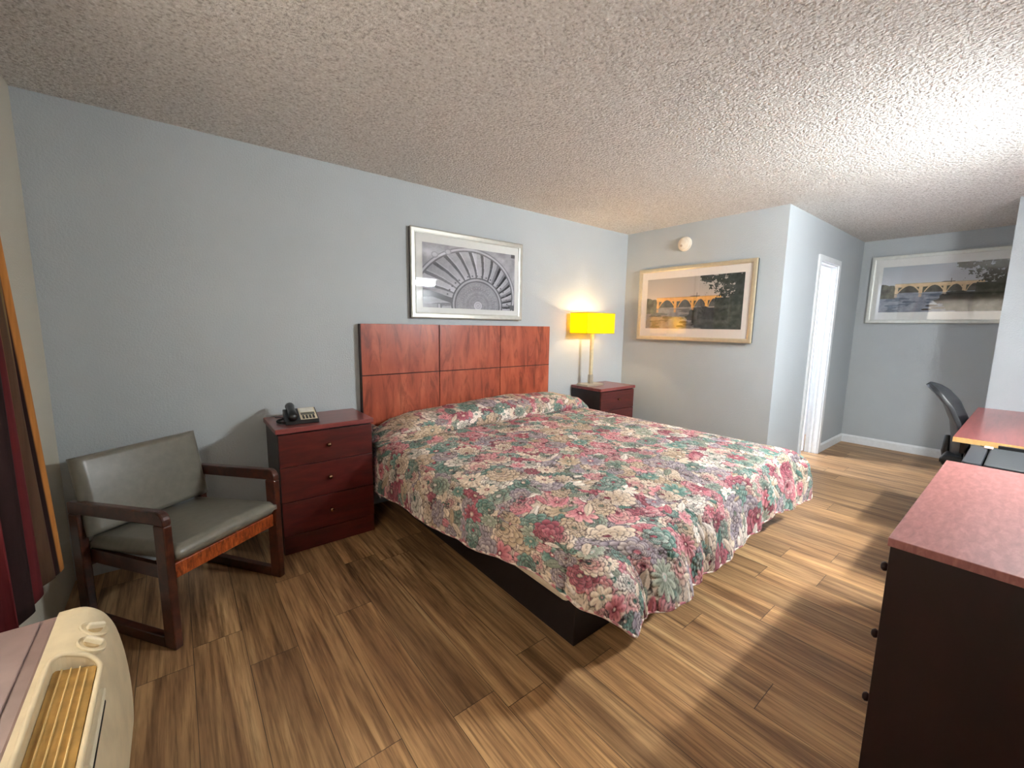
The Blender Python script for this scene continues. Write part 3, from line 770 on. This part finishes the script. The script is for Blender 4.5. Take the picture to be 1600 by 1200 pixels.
# ------------------------------------------------------------------ bedside lamp
lamp = thing('table_lamp', 'table lamp with a glowing yellow rectangular shade on the far nightstand', 'lamp', (3.905, -.165, .777))
obj('base', B(-.13, .13, -.075, .075, 0, .022), M['chrome'], lamp, bevel=.003)
obj('socket_block', B(-.022, .022, -.018, .018, .0225, .115), M['chrome'], lamp, bevel=.002)
obj('pole', B(-.017, .017, -.012, .012, .1155, .60), M['cream_pole'], lamp, bevel=.002)
def shade():
    bm = bmesh.new(); w, d, z0, z1, th = .215, .115, .545, .752, .003
    sh = obj('shade', B((-w, w, -d, -d+th, z0, z1), (-w, w, d-th, d, z0, z1), (-w, -w+th, -d+th, d-th, z0, z1), (w-th, w, -d+th, d-th, z0, z1)), M['shade'], lamp)
    obj('shade_trim', B(*[(-w-.001, w+.001, a, a+.004, z, z+.005) for a in (-d-.001, d-.003) for z in (z0-.002, z1-.003)], *[(a, a+.004, -d+.003, d-.003, z, z+.005) for a in (-w-.001, w-.003) for z in (z0-.002, z1-.003)]), plain('shade_trim', (150, 110, 30), .6), lamp)
    obj('spider', B((-w+.003, w-.003, -.002, .002, z1-.03, z1-.026), (-.002, .002, -d+.003, d-.003, z1-.034, z1-.0305)), M['chrome'], lamp)
shade()
bulb = obj('bulb', lathe([(.013, .60), (.014, .615), (.027, .64), (.029, .658), (.02, .68), (.002, .688)], 20), emit('bulb_glow', (255, 214, 150), 7), lamp, smooth=True)
point_light('bulb_light', (0, -.0, .675), BULB, (1.0, .70, .40), .03, lamp)

# ------------------------------------------------------------------ telephone on the near nightstand
ph = thing('telephone', 'black desk telephone with cream keypad plate on the near nightstand', 'telephone', (1.085, -.235, .777), -.10)
base = prism([(-.105, 0), (.095, 0), (.095, .062), (.075, .066), (-.10, .022)], -.085, .10, 'x')
obj('base', base, M['black_plastic'], ph, bevel=.004)
def slab(x0, x1, t0, t1, th=.003, off=.0):
    """a thin plate on the sloping top; t runs 0 at the front edge to 1 at the rear"""
    def P(x, t, h): y = -.10+.175*t; z = .022+.044*t; return (x, y-.0025*0-h*.24, z+h*.97+off)
    bm = bmesh.new(); vs = [bm.verts.new(P(x, t, h)) for h in (0, th) for t in (t0, t1) for x in (x0, x1)]
    for f in ((0, 2, 3, 1), (4, 5, 7, 6), (0, 1, 5, 4), (2, 6, 7, 3), (0, 4, 6, 2), (1, 3, 7, 5)): bm.faces.new([vs[i] for i in f])
    return bm
obj('keypad_plate', slab(-.002, .092, .05, .97, .003), M['cream_plastic'], ph)
obj('card_window', slab(.006, .084, .62, .92, .0045), plain('paper_card', (238, 236, 226), .7), ph)
obj('display', slab(.006, .084, .38, .56, .0045), plain('grey_green_display', (92, 90, 78), .3), ph)
for r in range(3):
    for c in range(4):
        obj('key', slab(.010+c*.019, .022+c*.019, .08+r*.095, .135+r*.095, .006), M['black_plastic'], ph)
hs = tube([(-.045, -.120, .036), (-.045, -.105, .050), (-.045, -.06, .066), (-.045, 0, .080), (-.045, .05, .088), (-.045, .075, .082), (-.045, .083, .070)], [.018, .027, .023, .021, .023, .027, .018], 14)
obj('handset', hs, M['black_plastic'], ph, smooth=True)
coil = []
for i in range(260):
    u = i/259; a = u*2*PI*22; px = -.06-.05*math.sin(u*PI)-.012; py = -.10+.16*u; pz = .012
    coil.append((px+.006*math.cos(a), py, pz+.006*math.sin(a)))
obj('coiled_cord', tube(coil, .0018, 6), M['black_plastic'], ph, smooth=True)
obj('telephone_line', tube([(-.06, .095, .012), (-.09, .13, .005), (-.12, .15, .0035), (-.13, .19, .0035)], .0028, 8), M['black_plastic'], ph, smooth=True)

# ------------------------------------------------------------------ armchair
yaw_c = 0.61
ac_ = thing('armchair', 'low wooden open arm chair with grey vinyl seat and back in the left corner', 'chair', (.50-.024*math.cos(.61), -.515-.024*math.sin(.61), 0), yaw_c)
def side_frame(sx):
    x0, x1 = (sx*.274-.017, sx*.274+.017)
    D0, D1, Z = -.305, .285, .612
    t = .062
    # armrest with rounded front corner, front leg, rear leg, floor runner
    def rounded(pts): return prism(pts, x0, x1, 'x')
    r = .045; arc = [(D0+r-r*math.cos(a), Z-r+r*math.sin(a)) for a in np.linspace(0, PI/2, 7)]
    obj('armrest', rounded([(D0, Z-.06)]+arc+[(D1, Z-.03), (D1, Z-.03-.055), (D0+t, Z-.06)]), M['chair_wood'], ac_, bevel=.006)
    obj('leg', rounded([(D0, .0), (D0+t, 0), (D0+t, Z-.0602), (D0, Z-.0602)]), M['chair_wood'], ac_, bevel=.005)
    obj('leg', rounded([(D1-t, .0), (D1, 0), (D1, Z-.0854), (D1-t, Z-.0854+.004)]), M['chair_wood'], ac_, bevel=.005)
    obj('runner', rounded([(D0+t+.0004, 0), (D1-t-.0004, 0), (D1-t-.0004, .05), (D0+t+.0004, .05)]), M['chair_wood'], ac_, bevel=.004)
for sx in (-1, 1): side_frame(sx)
obj('front_rail', B(-.256, .256, -.285, -.262, .30, .368), M['chair_rail'], ac_, bevel=.004, label='orange brown front rail with its lit look in the colour')
obj('rear_rail', B(-.256, .256, .235, .258, .27, .335), M['chair_wood'], ac_, bevel=.003)
obj('seat_frame', B((-.256, -.236, -.26, .234, .29, .352), (.236, .256, -.26, .234, .29, .352)), M['chair_wood'], ac_)
def cushion(w, d, th, crown, name, mat, parent, M4, seg=28, r=.022):
    """rounded slab, crowned on top"""
    bm = bmesh.new(); n = seg
    U = np.linspace(-1, 1, n)
    def row(zsign):
        g = []
        for i, u in enumerate(U):
            g.append([])
            for j, v in enumerate(U):
                e = max(abs(u), abs(v)); x = u*w/2; y = v*d/2
                k = min(1, (1-e)*max(w, d)/2/r); k = math.sqrt(max(0, 1-(1-k)**2))
                z = zsign*(th/2)*(.35+.65*k) + (crown*(1-u*u)*(1-v*v) if zsign > 0 else 0)
                g[-1].append(bm.verts.new(M4 @ Vector((x, y, z))))
        return g
    A, C = row(1), row(-1)
    for i in range(n-1):
        for j in range(n-1):
            bm.faces.new((A[i][j], A[i+1][j], A[i+1][j+1], A[i][j+1])); bm.faces.new((C[i][j], C[i][j+1], C[i+1][j+1], C[i+1][j]))
    for i in range(n-1):
        bm.faces.new((A[i][0], C[i][0], C[i+1][0], A[i+1][0])); bm.faces.new((A[i][-1], A[i+1][-1], C[i+1][-1], C[i][-1]))
        bm.faces.new((A[0][i], A[0][i+1], C[0][i+1], C[0][i])); bm.faces.new((A[-1][i], C[-1][i], C[-1][i+1], A[-1][i+1]))
    return obj(name, bm, mat, parent, smooth=True)
seatM = Matrix.Translation((0, -.035, .392)) @ Matrix.Rotation(-.075, 4, 'X')
cushion(.510, .56, .066, .012, 'seat', M['vinyl'], ac_, seatM)
backM = Matrix.Translation((0, .235, .598)) @ Matrix.Rotation(PI/2-.20, 4, 'X')
cushion(.545, .36, .07, .010, 'backrest', M['vinyl'], ac_, backM)

# ------------------------------------------------------------------ through-wall air conditioner under the window
AY1, AY0 = -1.60, -2.72
pt = thing('air_conditioner', 'cream plastic wall air conditioner with yellowed top grille and two dials below the window', 'air conditioner', (0, AY1, 0))
obj('sleeve', B(0.001, .2285, AY0-AY1, -.004, .24, .640), M['ac_sleeve'], pt, bevel=.006)
obj('sleeve_lid', B(0.001, .2, AY0-AY1, -.02, .6405, .646), M['ac_sleeve'], pt, bevel=.002)
# front cover, profile in x/z with a gently curved end seen from the bed side
GX0, GX1, GY0, GY1 = .2505, .318, AY0-AY1+.18, -.215
def cover():
    kp = np.array([(.231, .652), (.250, .6525), (.268, .650), (.290, .641), (.312, .619), (.330, .575), (.341, .50), (.346, .42), (.346, .33), (.341, .26), (.325, .22)])
    tt = np.linspace(0, len(kp)-1, 44); kx = [smooth_interp(tt, range(len(kp)), kp[:, i]) for i in (0, 1)]
    prof = [(.231, .22)] + [(.231, .652)] + [(float(a), float(b)) for a, b in zip(kx[0], kx[1])][1:] + [(.325, .22)]
    ys = [0, -.003, -.010, -.022]; ins = [.014, .006, .002, 0]
    yl = [(y, i) for y, i in zip(ys, ins)]
    yl += [(GY1, 0), (GY0, 0)]
    for y, i in zip(ys[::-1], ins[::-1]): yl.append((AY0-AY1-y, i))
    bm = bmesh.new(); rings = []
    cx, cz = .285, .43
    for y, i in yl:
        rings.append([bm.verts.new((x+(cx-x)/max(abs(cx-x), .02)*i if x > .24 else x, y, z+(i if z < cz else -i))) for x, z in prof])
    n = len(prof)
    for A, C in zip(rings, rings[1:]):
        for k in range(n): bm.faces.new((A[k], A[(k+1) % n], C[(k+1) % n], C[k]))
    bm.faces.new(rings[0][::-1]); bm.faces.new(rings[-1])
    return bm
cv = obj('front_cover', cover(), M['ac'], pt, smooth=False)
b = cv.modifiers.new('b', 'BEVEL'); b.width = .006; b.segments = 3; b.limit_method = 'ANGLE'; b.angle_limit = .6
# recessed grille cut through the cover
ng = 18
cut = bmesh.new()
cpts = []
def rr_outline(x0, x1, y0, y1, r, n=6):
    o = []
    for cx, cy, a0 in ((x1-r, y1-r, 0), (x0+r, y1-r, PI/2), (x0+r, y0+r, PI), (x1-r, y0+r, 3*PI/2)):
        for k in range(n+1):
            a = a0+PI/2*k/n; o.append((cx+r*math.cos(a), cy+r*math.sin(a)))
    return o
ol = rr_outline(GX0, GX1, GY0, GY1, .026)
me = bpy.data.meshes.new('cutter'); cb = prism(ol, .585, .70, 'z'); bmesh.ops.recalc_face_normals(cb, faces=cb.faces[:])
cb.to_mesh(me); cb.free(); cutter = bpy.data.objects.new('cutter', me); SC.collection.objects.link(cutter)
bo = cv.modifiers.new('cut', 'BOOLEAN'); bo.operation = 'DIFFERENCE'; bo.object = cutter; bo.solver = 'EXACT'
bpy.context.view_layer.update(); cutter.parent = pt; bpy.context.view_layer.update()
dg = bpy.context.evaluated_depsgraph_get(); ev = cv.evaluated_get(dg); nm = bpy.data.meshes.new_from_object(ev)
cv.modifiers.clear(); cv.data = nm; bpy.data.objects.remove(cutter)
obj('grille_well', prism(rr_outline(GX0+.001, GX1-.001, GY0+.001, GY1-.001, .025), .586, .596, 'z'), M['ac_grille'], pt)
for i, xx in enumerate(()):
    e = .012 if i else .004
    obj('grille_slat', B(xx-.0012, xx+.0012, GY0+.006, GY1-.006-(i == 3)*.012, .5965, .634-.0065*i), M['ac_slat'], pt)
gz = lambda x: .628-.30*(x-.25)
obj('louver_bed', prism([(GX0+.001, .597), (GX1-.001, .597), (GX1-.001, gz(GX1)), (GX0+.001, gz(GX0))], GY0+.012, GY1-.012, 'y'), M['ac_grille'], pt)
for i, xx in enumerate((.264, .278, .2915, .3035)):
    obj('grille_slat', prism([(xx-.0011, gz(xx)+.0002), (xx+.0011, gz(xx)+.0002), (xx+.0008, gz(xx)+.005), (xx-.0008, gz(xx)+.005)], GY0+.014, GY1-.014-(i == 3)*.012, 'y'), M['ac_slat'], pt)
obj('grille_rim', (lambda: (lambda bm: bm)(tube([(x, y, .6535-max(0, (x-.262))*.55-max(0, x-.30)*.5) for x, y in rr_outline(GX0-.004, GX1+.006, GY0-.004, GY1+.004, .03)], .0055, 8, True)))(), M['ac'], pt, smooth=True)
for (xx, yy) in ((.300, -.105), (.303, -.170)):
    z = .628
    dial = obj('dial_recess', lathe([(.030, -.004), (.030, .004), (.027, .006), (.022, .003), (.0, .003)], 28), M['ac'], pt, smooth=False)
    dial.location = (xx, yy, z); dial.rotation_euler = (0, .60, 0)
    kb = obj('dial', B(-.018, .018, -.0055, .0055, .0035, .018), M['cream_plastic'], dial, bevel=.003)
    kb.rotation_euler = (0, 0, .5 if yy > -.15 else -.2)
    obj('dial_ring', lathe([(.016, .002), (.016, .007), (.0, .007)], 24), plain('dial_disc', (178, 156, 116), .4), dial)
obj('front_slot', B((.3295, .3345, -.62, -.30, .560, .566), (.3295, .3345, -1.0, -.70, .560, .566)), M['dark_gap'], pt)
obj('louver_tab', B((.318, .336, -.50, -.29, .576, .590), (.318, .336, -.95, -.62, .576, .590)), M['cream_plastic'], pt, bevel=.003)

# ------------------------------------------------------------------ dresser
dx0, dx1, dyf, dyb, dh = 2.10, 3.32, -2.866, -3.44, .785
dr = thing('dresser', 'long dark cherry dresser with a worn red top in the right foreground', 'dresser', ((dx0+dx1)/2, dyf, 0))
hw2 = (dx1-dx0)/2; dd = dyf-dyb
obj('top', B(-hw2, hw2, -dd, 0, dh-.026, dh), M['dresser_top'], dr, bevel=.002)
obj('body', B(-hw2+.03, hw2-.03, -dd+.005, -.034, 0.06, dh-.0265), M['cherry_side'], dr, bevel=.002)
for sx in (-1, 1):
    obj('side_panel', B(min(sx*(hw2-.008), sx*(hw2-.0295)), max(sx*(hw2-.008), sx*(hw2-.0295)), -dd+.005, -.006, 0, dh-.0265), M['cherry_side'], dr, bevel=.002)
for r, (z0, z1) in enumerate(((.525, .748), (.295, .520), (.07, .290))):
    for c in (-1, 1):
        xa, xb = (-hw2+.031, -.004) if c < 0 else (.004, hw2-.031)
        d_ = obj('drawer', B(xa, xb, -.0335, -.009, z0, z1), M['cherry'], dr, bevel=.002)
        for kx in (.10, .9):
            xk = xa+(xb-xa)*kx
            obj('knob', lathe([(.007, 0), (.007, .010), (.013, .015), (.015, .021), (.010, .028), (.001, .030)], 14, 'y', c=(xk, -.0095, (z0+z1)/2+.02)), M['dark_knob'], d_, smooth=True)

# ------------------------------------------------------------------ mini fridge between dresser and desk
fr = thing('mini_fridge', 'grey topped mini fridge squeezed between the dresser and the desk', 'fridge', (3.805, -2.90, 0))
obj('cabinet', B(-.255, .255, -.52, -.072, .02, .722), M['black_plastic'], fr, bevel=.006)
obj('top_panel', B(-.235, .262, -.51, -.074, .7225, .742), M['fridge_top'], fr, bevel=.006)
dprof = rr_outline(-.256, .256, -.066, 0.0, .022)
obj('door', prism(dprof, .03, .744, 'z'), M['fridge_door'], fr, bevel=.006)
obj('hinge_cap', B(.19, .235, -.085, -.05, .7445, .753), M['sticker'], fr, bevel=.004, label='pale hinge cap')
obj('black_strip', B(.2625, .285, -.50, -.10, .60, .758), M['black_plastic'], fr, bevel=.002)  # black strip along the fridge's desk side
for sx in (-.22, .22):
    for sy in (-.48, -.10): obj('foot', lathe([(.016, 0), (.016, .0195)], 12, c=(sx, sy, 0)), M['black_plastic'], fr)

# ------------------------------------------------------------------ desk
dk = thing('desk', 'reddish laminate desk with a bare wood end set against the short wing wall', 'desk', (4.93, -3.22, 0))
kx0, kx1, ky0, ky1 = 4.118-4.93, 5.738-4.93, -.40, -2.818+3.22
obj('desktop', B(kx0, kx1, ky0, ky1, .738, .766), M['cherry_top'], dk, bevel=.0015)
obj('edge_band', B(kx0-.003, kx0-.0002, ky0, ky1, .736, .765), M['raw_edge'], dk, label='bare wood edge')
obj('apron', B((kx0+.06, kx1-.01, ky1-.05, ky1-.03, .66, .7375), (kx0+.06, kx1-.01, ky0+.02, ky0+.04, .40, .7375)), M['cherry_side'], dk)
for lx in (kx0+.08, kx1-.06):
    for ly in (ky1-.10, ky0+.05):
        obj('leg', B(lx, lx+.05, ly, ly+.05 if ly > 0 else ly+.05, 0, .6595 if ly > 0 else .3995), M['cherry_side'], dk, bevel=.003)

# ------------------------------------------------------------------ desk chair (black, high curved back)
oc = thing('desk_chair', 'black curved back office chair pushed up to the desk', 'chair', (5.0, -2.78, 0), .0)
def loft_back():
    nz, nx = 40, 24
    zz = np.linspace(0, 1, nz); P = np.zeros((nz, nx, 3))
    Z = .50+.50*zz
    yc = np.interp(zz, [0, .25, .5, .75, .9, 1], [.02, .025, .045, .095, .15, .20])
    wd = np.interp(zz, [0, .2, .5, .8, .93, 1], [.15, .19, .22, .225, .205, .15])
    for i in range(nz):
        u = np.linspace(-1, 1, nx)
        P[i, :, 0] = wd[i]*u; P[i, :, 1] = yc[i] - .075*u*u*(1-.35*zz[i]); P[i, :, 2] = Z[i] - .02*u*u
    return P
o = grid_mesh('backrest', loft_back(), M['mesh_black'], oc)
sm = o.modifiers.new('t', 'SOLIDIFY'); sm.thickness = .028; sm.offset = 0; bv = o.modifiers.new('b', 'BEVEL'); bv.width = .008; bv.segments = 2; bv.limit_method = 'ANGLE'
cushion(.46, .44, .07, .01, 'seat', M['mesh_black'], oc, Matrix.Translation((0, -.16, .47)))
obj('back_bracket', tube([(0, -.10, .40), (0, .0, .40), (0, .035, .44), (0, .048, .50), (0, .050, .62)], [.02, .03, .034, .032, .02], 12), M['black_plastic'], oc, smooth=True)
obj('gas_lift', lathe([(.028, .10), (.028, .28), (.018, .285), (.018, .434)], 18, c=(0, -.16, 0)), M['black_plastic'], oc)
for k in range(5):
    a = k*2*PI/5+.3; ca, sa = math.cos(a), math.sin(a)
    lg = obj('leg', tube([(.02*ca, -.16+.02*sa, .125), (.15*ca, -.16+.15*sa, .105), (.25*ca, -.16+.25*sa, .075)], [.022, .017, .013], 10), M['black_plastic'], oc, smooth=True)
    obj('caster', lathe([(.020, -.018), (.026, -.015), (.026, .015), (.020, .018)], 16, 'y', c=(.25*ca, -.16+.25*sa, .0265)), M['black_plastic'], lg, smooth=False)
